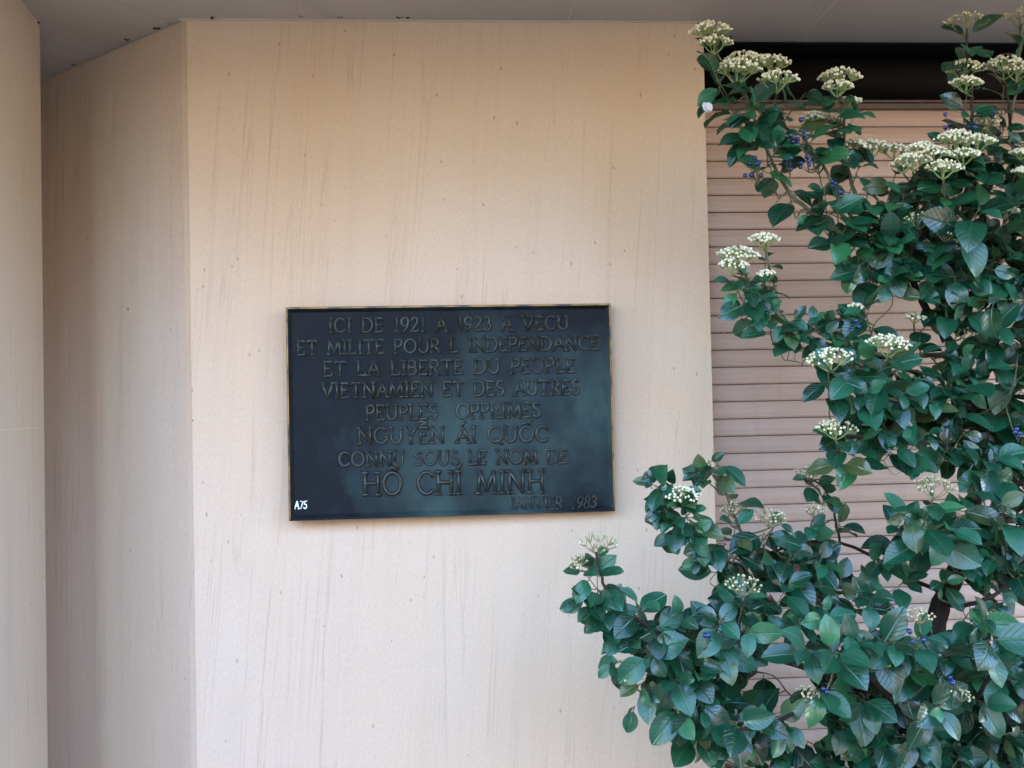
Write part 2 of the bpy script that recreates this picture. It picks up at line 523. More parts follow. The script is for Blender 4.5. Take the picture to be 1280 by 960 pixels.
# pier with its side face running towards the camera
P0 = at_z(50, 30, CZ); P1 = at_z(27, 0, CZ)
pd = (Vector((P1.x, P1.y, 0)) - Vector((P0.x, P0.y, 0))).normalized()
P0 = Vector((P0.x, P0.y, 0)); P1 = P0 + pd * 0.40
pn = Vector((pd.y, -pd.x, 0))
if pn.x > 0: pn = -pn
pm = MB()
for z0, z1 in ((0, 0.36), (0.36, ZJ - 0.01), (ZJ - 0.01, CZ - 0.003)):
    pts = [P0, P0 + pn * 0.3, P1 + pn * 0.3, P1]
    ar = sum(pts[i].x * pts[(i + 1) % 4].y - pts[(i + 1) % 4].x * pts[i].y for i in range(4))
    if ar < 0: pts.reverse()
    pm.prism([tuple(x[:2]) for x in pts], z0 + gap * 0.6, z1 - gap * 0.6)
pm.box(-13.9, P0.y + 0.003, 0, P0.x - 0.39, 1.9, CZ - 0.0025)  # unseen block added behind the pier to limit light on the splay
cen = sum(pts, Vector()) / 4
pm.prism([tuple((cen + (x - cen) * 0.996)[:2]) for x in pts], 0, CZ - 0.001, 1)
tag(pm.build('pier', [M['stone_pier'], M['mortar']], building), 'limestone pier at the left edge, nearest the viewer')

# soffit and upper storey
OV = 1.6
so = MB()
so.box(-14, -OV, CZ, 14, 2.5, CZ + 0.25)
for px, py, wd in ((1000, 47, .0025), (711, 22, .0018), (381, 22, .0012)):
    x = at_z(px, py, CZ).x
    so.box(x - wd, -OV + 0.01, CZ - 0.0012, x + wd, 0.6, CZ - 0.0002, 1)
x = at_z(1000, 47, CZ).x
for k in (1, 2, 3):
    so.box(x + 0.86 * k - .002, -OV + 0.01, CZ - 0.0012, x + 0.86 * k + .002, 0.6, CZ - 0.0002, 1)
# bead of mortar where the soffit meets the wall
so.box(XL, -0.004, CZ - 0.0035, XR, 0.012, CZ - 0.0004, 1)
for px, py, r_ in ((270, 25, .006), (377, 24, .003), (425, 25, .003), (500, 25, .005), (508, 25, .005), (531, 31, .003), (212, 33, .003), (92, 84, .004), (160, 53, .004), (197, 38, .005), (48, 31, .006), (870, 31, .006), (880, 31, .005)):
    p_ = at_z(px, py - 3, CZ)
    for k in range(3):
        so.ico(p_ + Vector((random.uniform(-1, 1) * r_ * 1.6, -0.004 + random.uniform(-.004, .002), -.001 - random.uniform(0, r_ * .6))), r_ * random.uniform(.35, .7), 2, 0, Matrix.Diagonal((1.4, .8, .7)))
tag(so.build('soffit', [M['soffit'], M['mortar'], M['bark']], building), 'greyish stone soffit above the wall')
us = MB(); us.box(-14, -OV + 0.02, CZ + 0.252, 14, 2.5, CZ + 6.5)
us.build('upper_storey', M['render'], building)

# unseen house, added to close off the low sky and throw warm light back
FB_Y, FB_H = -9.0, 4.2
fb = empty('added_facing_building', (0, FB_Y, 0))
tag(fb, 'unseen ochre rendered house added behind the viewer to shape the light', 'house')
f_ = MB()
HS = (5.6, 3.3, 4.9, 2.9, 4.1, 3.4, 5.2, 3.0, 4.4)  # roof heights stepped to soften the light band on the wall
for i, hh in enumerate(HS):
    f_.box(-16 + i * 32 / 9, -4, 0, -16 + (i + 1) * 32 / 9 - 0.002, 0, hh)
f_.build('wall', M['ochre'], fb)
for i, hh in enumerate(HS):
    c_ = MB()
    c_.box(-16 + i * 32 / 9 + .003, -4.05, hh + 0.002, -16 + (i + 1) * 32 / 9 - 0.005, 0.12, hh + 0.12)
    c_.build('cornice', M['render'], fb)
for i in range(9):
    x = -14 + 3.5 * i
    q = MB()
    q.box(x - .55, 0.002, 1.0, x + .55, 0.03, 1.06); q.box(x - .55, 0.002, 2.54, x + .55, 0.03, 2.6)
    q.box(x - .55, 0.002, 1.062, x - .47, 0.03, 2.538); q.box(x + .47, 0.002, 1.062, x + .55, 0.03, 2.538)
    wf = q.build('window', M['render'], fb)
    q = MB(); q.box(x - .468, 0.001, 1.062, x + .468, 0.012, 2.538); q.build('pane', M['black'], wf)

# roller shutter
XO1 = 2.45
sh = MB()
ZT = at(950, 133, 2.5 + REC).z
pitch = 0.0462
prof = [(0.0, 0.008), (0.012, 0.0025), (0.10, -0.001), (0.16, -0.0022), (0.17, -0.0014), (0.34, -0.0042), (0.35, -0.0034), (0.5, -0.0052), (0.66, -0.0052), (0.67, -0.0042),
        (0.84, -0.0034), (0.95, -0.001), (0.978, 0.003), (0.985, 0.008)]
z = ZT - 0.010
nsl = 0
while z - pitch > 0.03:
    sag = random.uniform(-0.0006, 0.0006)
    pts = [(REC + d + sag, z - f * pitch) for f, d in prof]
    base = len(sh.v)
    for y_, z_ in pts:
        sh.v += [Vector((XR + 0.002, y_, z_)), Vector((XO1 - 0.002, y_, z_))]
    for i in range(len(pts) - 1):
        gi = 1 if (i == len(pts) - 2 or i == 0) else 0
        sh.face((base + 2 * i, base + 2 * i + 2, base + 2 * i + 3, base + 2 * i + 1), gi)
    if abs(z - at(900, 422, 2.5 + REC).z) < pitch / 2:
        xx = XR + 0.01
        while xx < XO1 - 0.03:
            sh.box(xx, REC - 0.0006, z - 0.0012, xx + 0.014, REC + 0.004, z + 0.0016, 1)
            xx += 0.021
    z -= pitch; nsl += 1
sh.box(XR + 0.002, REC + 0.0082, 0.0, XO1 - 0.002, REC + 0.02, ZT - 0.012, 1)
shutter = tag(sh.build('roller_shutter', [M['shutter'], M['groove']], building), 'closed roller shutter of pinkish brown slats')
rb = MB()
rb.box(XR + 0.001, REC - 0.012, ZT - 0.0095, XO1 - 0.001, REC + 0.02, ZT + 0.004)
rb.box(XR + 0.001, REC - 0.004, ZT + 0.010, XO1 - 0.001, REC + 0.02, ZT + 0.016)
rb.build('top_rail', M['groove'], shutter)
bb = MB(); bb.box(XR + 0.003, REC - 0.012, 0.004, XO1 - 0.003, REC + 0.018, z - 0.002)
bb.build('bottom_rail', M['shutter'], shutter)
ho = MB()
ho.box(XR + 0.0006, REC + 0.21, ZT - 0.03, XO1 - 0.0006, REC + 0.23, CZ - 0.0015)
ho.box(XR + 0.0006, REC + 0.022, ZT - 0.03, XO1 - 0.0006, REC + 0.2095, ZT - 0.012)
ho.box(XR + 0.0006, REC + 0.02, CZ - 0.006, XO1 - 0.0006, REC + 0.2095, CZ - 0.0016)
ho.box(XR + 0.0006, REC + 0.01, ZT + 0.02, XR + 0.006, REC + 0.2095, CZ - 0.0065)
axle = [Vector((XR + 0.01, REC + 0.125, (ZT + CZ) / 2 + 0.01)), Vector((XO1 - 0.01, REC + 0.125, (ZT + CZ) / 2 + 0.01))]
ho.tube(axle, 0.07, 20)
tag(ho.build('shutter_housing', M['black'], shutter), 'dark open housing above the shutter slats')

# ------------------------------------------------------------------ plaque
PX0, PX1, PZ0, PZ1 = -0.3802, 0.4197, 1.2818, 1.80
PW, PH = PX1 - PX0, PZ1 - PZ0
plaque = empty('bronze_plaque', ((PX0 + PX1) / 2, -0.0005, (PZ0 + PZ1) / 2))
plaque.rotation_euler = (0, 0, R(1.2))
tag(plaque, 'dark patinated bronze memorial plaque with raised capital lettering fixed on the pale wall', 'plaque')
TH = 0.040          # face of the plate in front of the wall (local -Y)
ps = MB(); ps.box(-PW / 2 + 0.004, -TH, -PH / 2 + 0.004, PW / 2 - 0.004, -0.014, PH / 2 - 0.004)
ps.build('plate', M['bronze'], plaque)
for sx in (-1, 1):
    for sz in (-1, 1):
        bx = MB()
        bx.tube([Vector((sx * (PW / 2 - 0.06), -0.0138, sz * (PH / 2 - 0.06))), Vector((sx * (PW / 2 - 0.06), 0.012, sz * (PH / 2 - 0.06)))], 0.009, 12)
        bx.build('fixing_stud', M['brass'], plaque)
# frame: four mitred bars, outer edge worn to brass
rim = MB()
LIP = 0.008; WD = 0.014


def rimring(off_in, y):
    return [Vector((-PW / 2 + off_in, y, -PH / 2 + off_in)), Vector((PW / 2 - off_in, y, -PH / 2 + off_in)),
            Vector((PW / 2 - off_in, y, PH / 2 - off_in)), Vector((-PW / 2 + off_in, y, PH / 2 - off_in))]


rings = [rimring(0.0, -0.012), rimring(0.0, -TH - LIP + 0.0015), rimring(0.0015, -TH - LIP), rimring(0.0045, -TH - LIP), rimring(WD, -TH + 0.0005), rimring(WD, -TH + 0.006)]
for r_ in rings: rim.v += r_
for k in range(5):
    for i in range(4):
        j = (i + 1) % 4
        mi = 1 if k in (1, 2) and i != 0 else (1 if k == 0 and i != 0 else 0)
        rim.face((k * 4 + i, k * 4 + j, k * 4 + 4 + j, k * 4 + 4 + i), mi)
rim.build('frame', [M['bronze'], M['brass']], plaque)

# stroke alphabet, cap height 1: (advance, strokes, serif points)


def arc(cx, cy, rx, ry, a0, a1, n=10):
    return [(cx + rx * math.cos(R(a0 + (a1 - a0) * i / n)), cy + ry * math.sin(R(a0 + (a1 - a0) * i / n))) for i in range(n + 1)]


G = {
    'A': (.86, [[(.06, 0), (.43, 1)], [(.43, 1), (.80, 0)], [(.2, .36), (.66, .36)]], [(.06, 0), (.80, 0)]),
    'B': (.66, [[(.12, 0), (.12, 1)], [(.06, 1)] + arc(.32, .76, .24, .24, 90, -90) + [(.12, .52)], [(.12, .52)] + arc(.34, .26, .26, .26, 90, -90) + [(.06, 0)]], []),
    'C': (.86, [arc(.48, .5, .40, .5, 40, 320, 16)], []),
    'D': (.86, [[(.12, 0), (.12, 1)], [(.05, 1)] + arc(.36, .5, .42, .5, 90, -90, 14) + [(.05, 0)]], []),
    'E': (.66, [[(.12, 0), (.12, 1)], [(.04, 1), (.56, 1), (.57, .86)], [(.12, .52), (.46, .52)], [(.04, 0), (.57, 0), (.59, .15)]], []),
    'G': (.92, [arc(.48, .5, .40, .5, 42, 330, 16) + [(.83, .42)], [(.62, .42), (.92, .42)]], []),
    'H': (.90, [[(.14, 0), (.14, 1)], [(.76, 0), (.76, 1)], [(.14, .52), (.76, .52)]], [(.14, 0), (.14, 1), (.76, 0), (.76, 1)]),
    'I': (.34, [[(.17, 0), (.17, 1)]], [(.17, 0), (.17, 1)]),
    'J': (.54, [[(.40, 1), (.40, .22)] + arc(.17, .22, .23, .26, 0, -170, 8)], [(.38, 1)]),
    'L': (.64, [[(.12, 0), (.12, 1)], [(.04, 0), (.56, 0), (.58, .18)]], [(.12, 1)]),
    'M': (1.05, [[(.1, 0), (.18, 1)], [(.18, 1), (.52, .12)], [(.52, .12), (.87, 1)], [(.87, 1), (.95, 0)]], [(.1, 0), (.95, 0)]),
    'N': (.92, [[(.13, 0), (.13, 1)], [(.13, 1), (.78, 0)], [(.78, 0), (.78, 1)]], [(.13, 0), (.78, 1), (.08, 1)]),
    'O': (.98, [arc(.49, .5, .42, .5, 90, 450, 22)], []),
    'P': (.66, [[(.12, 0), (.12, 1)], [(.05, 1)] + arc(.34, .73, .26, .27, 90, -90) + [(.12, .46)]], [(.12, 0)]),
    'Q': (.98, [arc(.49, .5, .42, .5, 90, 450, 22), [(.52, .18), (.92, -.14)]], []),
    'R': (.74, [[(.12, 0), (.12, 1)], [(.05, 1)] + arc(.34, .74, .25, .26, 90, -90) + [(.12, .48)], [(.34, .48), (.68, 0)]], [(.12, 0), (.66, 0)]),
    'S': (.62, [arc(.31, .75, .22, .24, 30, 250, 9) + arc(.30, .26, .24, .26, 75, -150, 11)], []),
    'T': (.80, [[(.40, 0), (.40, 1)], [(.06, .86), (.08, 1), (.72, 1), (.74, .86)]], [(.40, 0)]),
    'U': (.86, [[(.12, 1), (.12, .34)] + arc(.42, .34, .30, .34, 180, 360, 10) + [(.72, 1)]], [(.12, 1), (.72, 1)]),
    'V': (.86, [[(.06, 1), (.43, 0)], [(.43, 0), (.80, 1)]], [(.06, 1), (.80, 1)]),
    'Y': (.82, [[(.06, 1), (.41, .48)], [(.76, 1), (.41, .48)], [(.41, .48), (.41, 0)]], [(.06, 1), (.76, 1), (.41, 0)]),
    '1': (.44, [[(.08, .84), (.24, 1), (.24, 0)]], [(.24, 0)]),
    '2': (.62, [arc(.30, .73, .22, .27, 165, -25, 9) + [(.06, 0)], [(.06, 0), (.56, 0), (.58, .13)]], []),
    '3': (.60, [arc(.27, .75, .21, .25, 155, -80, 9), arc(.27, .27, .25, .27, 85, -155, 10)], []),
    '8': (.64, [arc(.32, .75, .21, .25, 90, 450, 16), arc(.32, .25, .26, .26, 90, 450, 16)], []),
    '9': (.64, [arc(.32, .70, .25, .30, 90, 450, 16), [(.57, .70), (.48, .26), (.22, -.02)]], []),
    '7': (.60, [[(.06, 1), (.54, 1), (.22, 0)]], []),
    '5': (.60, [[(.52, 1), (.14, 1), (.10, .56)] + arc(.27, .30, .26, .30, 110, -150, 10)], []),
    ' ': (.56, [], []),
}


def mark(kind, cx, w_):
    if kind == 'circ': return [[(cx - .2, 1.12), (cx, 1.27), (cx + .2, 1.12)]]
    if kind == 'circ_tilde': return [[(cx - .22, 1.10), (cx, 1.24), (cx + .22, 1.10)], [(cx - .24, 1.30), (cx - .12, 1.40), (cx, 1.34), (cx + .1, 1.29), (cx + .24, 1.40)]]
    if kind == 'circ_acute': return [[(cx - .24, 1.12), (cx, 1.26), (cx + .22, 1.12)], [(cx + .12, 1.24), (cx + .34, 1.44)]]
    if kind == 'circ_grave': return [[(cx - .22, 1.10), (cx, 1.26), (cx + .24, 1.10)], [(cx + .10, 1.40), (cx + .28, 1.22)]]
    if kind == 'acute': return [[(cx - .06, 1.12), (cx + .14, 1.34)]]


def layout(tokens):
    """tokens: characters, or (character, mark) pairs -> strokes and total width, cap height 1"""
    out, x, word = [], 0.0, 0
    for tk in tokens:
        ch, mk = tk if isinstance(tk, tuple) else (tk, None)
        adv, st, sf = G[ch]
        if ch == ' ': word += 1
        for q in st: out.append((word, [(x + a, b) for a, b in q]))
        for a, b in sf: out.append((word, [(x + a - .11, b), (x + a + .11, b)]))
        if mk:
            for q in mark(mk, adv / 2, adv): out.append((word, [(x + a, b) for a, b in q]))
        x += adv + 0.07
    return out, x - 0.07


def px_to_plaque(px, py):
    tt = (px - 361) / 400.0
    ytop = 387 + (381 - 387) * tt; hh = 264 + (253 - 264) * tt
    tt = (px - (361 + 4 * (py - ytop) / hh)) / 399.5
    return Vector((-PW / 2 + PW * tt, 0, PH / 2 - PH * (py - ytop) / hh))


def text_line(tokens, x0, x1, yl, yr, cap_px, name, mat, face_y, thick=0.085, relief=0.0055, slant=0.0, label=None):
    """raised line from (x0,yl) to (x1,yr): baselines in photo pixels at its two ends"""
    strokes, wtot = layout(tokens)
    pl, pr = px_to_plaque(x0, yl), px_to_plaque(x1, yr)
    cap = (px_to_plaque(x0, yl - cap_px).z - pl.z)
    ex = (pr - pl) / wtot
    rr = cap * thick
    words = {}
    rel = relief
    for si, (wi, q) in enumerate(strokes):
        mb = words.setdefault(wi, MB())
        pts = [pl + ex * (a + slant * b) + Vector((0, face_y, b * cap)) for a, b in q]
        h = rel * (1 + 0.02 * (si % 7)) * random.uniform(.92, 1.08)
        rw = rr * random.uniform(.9, 1.1)
        # extend the ends slightly and sweep a rounded ridge
        k = len(pts); base = len(mb.v)
        closed = (pts[0] - pts[-1]).length < 1e-6
        prof2 = [(-1.2, 0.0), (-.92, .7), (-.5, 1.0), (.5, 1.0), (.92, .7), (1.2, 0.0)]
        for i, p_ in enumerate(pts):
            a_ = pts[i - 1] if i else (pts[-2] if closed else p_)
            b_ = pts[i + 1] if i < k - 1 else (pts[1] if closed else p_)
            tv = (b_ - a_).normalized()
            nv = Vector((-tv.z, 0, tv.x))
            pe = p_
            if not closed and i == 0: pe = p_ - tv * rw * .6
            if not closed and i == k - 1: pe = p_ + tv * rw * .6
            for (u_, v_) in prof2:
                mb.v.append(pe + nv * (u_ * rw) + Vector((0, -h * v_ + 0.0004, 0)))
        n2 = len(prof2)
        for i in range(k - 1):
            for j in range(n2 - 1):
                a0 = base + i * n2 + j
                mb.face((a0, a0 + n2, a0 + n2 + 1, a0 + 1), 0, True)
        if not closed:
            mb.face([base + j for j in range(n2)], 0)
            mb.face([base + (k - 1) * n2 + j for j in reversed(range(n2))], 0)
    for mb in words.values():
        o = mb.build(name, mat, plaque)
        if label: o['label'] = label


FY = -TH
BL = M['bronze_letter']
text_line(list('ICI DE 1921 A 1923 A VECU'), 412, 708, 418, 413, 17, 'inscription_word', BL, FY)
text_line(list('ET MILITE POUR L INDEPENDANCE'), 374, 746, 446, 437, 17, 'inscription_word', BL, FY)
text_line(list('ET LA LIBERTE DU PEUPLE'), 406, 716, 472, 465, 17.5, 'inscription_word', BL, FY)
text_line(list('VIETNAMIEN ET DES AUTRES'), 404, 721, 499, 492, 18, 'inscription_word', BL, FY)
text_line(list('PEUPLES') + [' ', ' '] + list('OPPRIMES'), 457, 672, 526, 520, 18, 'inscription_word', BL, FY)
text_line(list('NGUY') + [('E', 'circ_tilde'), 'N', ' ', ('A', 'acute'), 'I', ' ', 'Q', 'U', ('O', 'circ_acute'), 'C'], 447, 682, 555, 550, 19, 'inscription_word', BL, FY)
text_line(list('CONNU SOUS LE NOM DE'), 424, 706, 583, 576, 17, 'inscription_word', BL, FY)
text_line(['H', ('O', 'circ_grave')] + list(' CH') + [('I', 'acute')] + list(' MINH'), 453, 677, 618, 612, 27, 'inscription_word', BL, FY, 0.072, 0.0075, label='larger word in the name line of the inscription')
text_line(list('JANVIER'), 632, 699, 634, 632, 14.5, 'inscription_word', BL, FY, 0.078, 0.0052, 0.03)
text_line(list('1983'), 709, 741, 631.5, 630, 14, 'inscription_word', BL, FY, 0.078, 0.0052, 0.2)
text_line(list('A75'), 371, 386, 636, 635.5, 9, 'painted_number', M['white_paint'], FY, 0.085, 0.0008, 0.1, 'small white painted number in the lower left corner')

# ------------------------------------------------------------------ shrub
shrub_base = at(1155, 900, 2.05); shrub_base.z = 0
shrub = empty('viburnum_shrub', shrub_base)
tag(shrub, 'glossy dark green flowering shrub with white flower heads and blue berries', 'shrub')
OFF = -shrub_base


def cr(pts, n=6):
    """Catmull-Rom through points"""
    out = []
    P = [pts[0] * 2 - pts[1]] + pts + [pts[-1] * 2 - pts[-2]]
    for i in range(1, len(P) - 2):
        p0, p1, p2, p3 = P[i - 1:i + 3]
        for k in range(n):
            u = k / n
            out.append(0.5 * ((2 * p1) + (p2 - p0) * u + (2 * p0 - 5 * p1 + 4 * p2 - p3) * u * u + (3 * p1 - p0 - 3 * p2 + p3) * u ** 3))
    out.append(pts[-1])
    return out


wood = MB()          # mi 0 bark, 1 green twig
SK = []              # skeleton samples for hanging shoots on


def limb(spec, r0, r1, mi=0, sides=8, sample=True, wob=0.002):
    pts = [at(*q) if len(q) == 3 else Vector(q[0]) for q in spec]
    c_ = cr(pts)
    c_ = [p + Vector((random.uniform(-wob, wob), random.uniform(-wob, wob), 0)) for p in c_]
    k = len(c_)
    rad = [r0 + (r1 - r0) * (i / (k - 1)) ** 0.8 for i in range(k)]
    wood.tube([p + OFF for p in c_], rad, sides, mi)
    if sample: SK.extend((p, rr_) for p, rr_ in zip(c_, rad))
    return c_


base_pt = shrub_base + Vector((0, 0, -0.03))
trunk = limb([((base_pt),), (1158, 1150, 2.06), (1160, 950, 2.05), (1164, 850, 2.05), (1172, 768, 2.05), (1187, 735, 2.06), (1200, 700, 2.06)], 0.026, 0.019, 0, 10)
limb([(1200, 702, 2.06), (1216, 640, 2.08), (1230, 565, 2.1), (1214, 500, 2.08), (1203, 450, 2.06), (1166, 400, 2.04), (1141, 352, 2.02)], 0.015, 0.0075)
limb([(1196, 715, 2.06), (1216, 722, 2.1), (1245, 755, 2.12), (1290, 790, 2.1), (1340, 790, 2.08)], 0.009, 0.004)
limb([(1176, 755, 2.05), (1205, 757, 1.98), (1240, 745, 1.92), (1275, 720, 1.9)], 0.006, 0.003)
limb([(1141, 352, 2.02), (1112, 328, 2.0), (1085, 303, 1.98), (1056, 258, 1.96), (1030, 208, 1.95), (1003, 170, 1.94)], 0.006, 0.0025, 1)
limb([(1072, 306, 1.98), (1030, 277, 1.97), (990, 245, 1.96), (966, 203, 1.95), (951, 172, 1.94), (940, 140, 1.93), (925, 105, 1.92)], 0.0045, 0.0025, 1)
limb([(953, 176, 1.94), (962, 150, 1.93), (972, 110, 1.93)], 0.0026, 0.002, 1)
limb([(930, 120, 1.92), (905, 85, 1.93), (892, 55, 1.93)], 0.0026, 0.002, 1)
limb([(1085, 303, 1.98), (1068, 240, 1.97), (1055, 190, 1.96), (1054, 140, 1.95), (1050, 112, 1.95)], 0.005, 0.0024, 1)
limb([(1139, 350, 2.02), (1138, 310, 2.0), (1140, 265, 1.98), (1148, 215, 1.97)], 0.005, 0.0024, 1)
limb([(1145, 352, 2.02), (1165, 312, 1.98), (1190, 272, 1.95), (1210, 228, 1.93), (1216, 170, 1.92), (1213, 110, 1.92), (1206, 35, 1.92)], 0.006, 0.0022)
limb([(1212, 490, 2.08), (1248, 420, 2.06), (1265, 330, 2.03), (1268, 230, 2.0), (1262, 150, 1.98), (1256, 95, 1.97)], 0.007, 0.0025)
limb([(1262, 150, 1.98), (1274, 90, 1.97), (1276, 30, 1.97)], 0.003, 0.002, 1)
limb([(1200, 442, 2.06), (1130, 445, 2.0), (1075, 440, 1.97), (1035, 431, 1.96), (1005, 416, 1.96), (975, 396, 1.96), (943, 362, 1.95), (926, 335, 1.95)], 0.0055, 0.0024, 1)
limb([(973, 394, 1.96), (971, 370, 1.96), (962, 335, 1.96), (957, 305, 1.96)], 0.0026, 0.0018, 1)
limb([(1228, 560, 2.1), (1165, 512, 2.0), (1120, 500, 1.92), (1090, 490, 1.88), (1060, 470, 1.86)], 0.006, 0.003, 1)
limb([(1226, 580, 2.1), (1180, 557, 2.04), (1135, 541, 1.98), (1090, 545, 1.93), (1050, 545, 1.9)], 0.0055, 0.003)
limb([(1222, 610, 2.09), (1250, 612, 2.02), (1285, 600, 1.95), (1340, 570, 1.92)], 0.009, 0.004)
limb([(1190, 745, 2.06), (1130, 720, 2.05), (1080, 690, 2.04), (1045, 678, 2.03), (1005, 678, 2.0), (960, 692, 1.98)], 0.0048, 0.0025)
limb([(1050, 679, 2.03), (1042, 640, 2.03), (1030, 610, 2.03), (1012, 598, 2.02)], 0.003, 0.0018)
limb([(962, 692, 1.98), (935, 680, 1.97), (916, 640, 1.97), (905, 608, 1.97), (896, 580, 1.97)], 0.004, 0.002, 1)
limb([(935, 682, 1.97), (900, 670, 1.94), (870, 645, 1.92), (853, 628, 1.92)], 0.003, 0.002, 1)
H = limb([(1164, 880, 2.05), (1090, 860, 1.98), (1000, 832, 1.92), (930, 815, 1.9), (880, 812, 1.9), (830, 795, 1.9), (785, 765, 1.9), (757, 735, 1.9), (745, 690, 1.9)], 0.009, 0.0024)
limb([(1090, 860, 1.98), (1020, 880, 1.9), (960, 905, 1.82), (925, 912, 1.78)], 0.006, 0.003)
limb([(1162, 920, 2.05), (1120, 880, 1.9), (1080, 840, 1.8), (1045, 815, 1.76)], 0.006, 0.003)
limb([(1165, 900, 2.05), (1180, 870, 1.9), (1160, 820, 1.8), (1150, 795, 1.76)], 0.006, 0.003)
limb([(1165, 900, 2.05), (1210, 880, 1.9), (1240, 840, 1.8), (1237, 805, 1.75)], 0.006, 0.003)
limb([(1162, 940, 2.05), (1220, 940, 1.98), (1290, 900, 1.95), (1350, 880, 1.95)], 0.006, 0.003)
limb([(1160, 960, 2.05), (1100, 960, 1.95), (1030, 970, 1.92), (1000, 960, 1.95)], 0.005, 0.003)
limb([(1050, 850, 1.94), (1030, 858, 1.98), (1012, 880, 2.05)], 0.004, 0.002)
grey = MB()
gp = cr([at(1205, 690, 2.2), at(1217, 610, 2.21), at(1222, 530, 2.22), at(1224, 410, 2.22), at(1226, 330, 2.2)])
grey.tube([p + OFF for p in gp], [0.0062 - 0.002 * i / len(gp) for i in range(len(gp))], 8)
SK.extend((p, 0.005) for p in gp)

# leaves ------------------------------------------------------------
leaves = MB()
NL, NW = 7, 5
LSC = 1.17
LW = [0.0, 0.60, 0.90, 1.0, 0.95, 0.77, 0.45, 0.0]


def leaf(base, d, nrm_, L, W=None, droop=0.5, fold=0.22, mb=leaves, mi=0, petiole=True, curl=0.0):
    d = d.normalized()
    n_ = nrm_ - d * nrm_.dot(d)
    if n_.length < 1e-3: n_ = Vector((0, 0, 1)) - d * d.z
    n_.normalize()
    side = d.cross(n_)
    L *= LSC
    W = W or L * random.uniform(.29, .36)
    pos = base.copy()
    ang = random.uniform(-0.1, 0.15)
    n0 = len(mb.v)
    if petiole:
        pt = L * random.uniform(.12, .18)
        q = pos + d * pt
        pos0 = pos; pos = q
    wav = random.uniform(0, 6.28); wa = random.uniform(.0, .05) * L
    tw = random.uniform(-.25, .25)
    rows = []
    step = L / NL
    for i in range(NL + 1):
        u = i / NL
        w_ = LW[i] * W
        dn = d * math.cos(ang) - n_ * math.sin(ang)
        nn = n_ * math.cos(ang) + d * math.sin(ang)
        th = tw * u
        sd_ = side * math.cos(th) + nn * math.sin(th)
        n3 = nn * math.cos(th) - side * math.sin(th)
        row = []
        for j in range(NW):
            s_ = (j / (NW - 1) - .5) * 2
            if i in (0, NL) and j != 2: row.append(None); continue
            lift = fold * abs(s_) * w_ - curl * s_ * s_ * w_ + wa * math.sin(u * 9 + wav + s_) * abs(s_)
            mb.v.append(pos + sd_ * (s_ * w_) + n3 * lift + OFF)
            mb.uv[len(mb.v) - 1] = (0.5 + s_ * .5 * LW[i], u)
            row.append(len(mb.v) - 1)
        rows.append(row)
        pos = pos + dn * step
        ang += droop / NL * random.uniform(.7, 1.3)
    for i in range(NL):
        for j in range(NW - 1):
            a, b, c_, e = rows[i][j], rows[i][j + 1], rows[i + 1][j + 1], rows[i + 1][j]
            f = [q for q in (a, b, c_, e) if q is not None]
            if i == 0:
                f = [rows[0][2], rows[1][j + 1], rows[1][j]]
            elif i == NL - 1:
                f = [rows[i][j], rows[i][j + 1], rows[NL][2]]
            mb.face(f, mi, True)
    if petiole:
        wood.tube([pos0 + OFF, q + OFF], 0.0011, 4, 1, False)


VIEW = Vector((0, -1, 0))
UP = Vector((0, 0, 1))


def rvec(s=1.0):
    return Vector((random.gauss(0, s), random.gauss(0, s), random.gauss(0, s)))


def shoot(tip, axis, pairs=3, L=0.062, inter=0.022, r=0.0016, open_=None, face=0.35, spread=1.0, top_small=True):
    """a leafy shoot that ends at tip; opposite, decussate leaf pairs"""
    axis = axis.normalized()
    a = axis.cross(UP)
    if a.length < .2: a = axis.cross(VIEW)
    a.normalize(); b = axis.cross(a)
    ph = random.uniform(0, math.pi)
    for k in range(pairs):
        node = tip - axis * (0.006 + inter * k * (0.75 + 0.25 * k))
        sz = L * ((0.62, 0.86, 1.0, 1.0, .95, .9)[min(k, 5)] if top_small else 1.0)
        op = R((38, 58, 70, 78, 84, 90)[min(k, 5)]) if open_ is None else open_
        for s_ in (0, math.pi):
            an = ph + k * math.pi / 2 + s_ + random.gauss(0, .25)
            rad = a * math.cos(an) + b * math.sin(an)
            d = axis * math.cos(op) + rad * math.sin(op) * spread
            d = d + UP * random.uniform(-.8, .0) + VIEW * random.uniform(0, .4) + rvec(.12)
            nn = axis * 0.6 + UP * 0.5 + VIEW * (face + .35) + (rvec(.22) if random.random() < .6 else rvec(.55))
            leaf(node + rad * r, d, nn, sz * random.uniform(.82, 1.15), droop=random.uniform(.2, 1.0), fold=random.uniform(.1, .5), curl=random.uniform(0, .15))


def twig_to(tip, axis, length, r0=0.0022, maxd=0.34):
    """join the foot of a shoot to the nearest branch"""
    foot = tip - axis.normalized() * length
    best = min(SK, key=lambda q: (q[0] - foot).length + max(0, q[0].z - foot.z) * .6)
    p0 = best[0]
    mid = (p0 + foot) / 2 + UP * -0.05 * (foot - p0).length + rvec(.006)
    c_ = cr([p0, mid, foot, tip], 4)
    k = len(c_)
    r0 = min(r0, best[1])
    wood.tube([p + OFF for p in c_], [r0 * (1 - .5 * i / (k - 1)) for i in range(k)], 5, 1 if r0 < .0024 else 0)
    for p in c_[2:-4]: SK.append((p, r0 * .7))


def S(px, py, D, ax=(0, 0.9), toward=0.25, pairs=3, L=0.062, **kw):
    """ax: direction in the picture (right, up); toward: share pointing at the viewer"""
    tip = at(px, py, D)
    axis = Vector((ax[0], -toward, ax[1]))
    length = 0.02 + 0.022 * pairs
    twig_to(tip, axis, length)
    shoot(tip, axis, pairs, L, **kw)


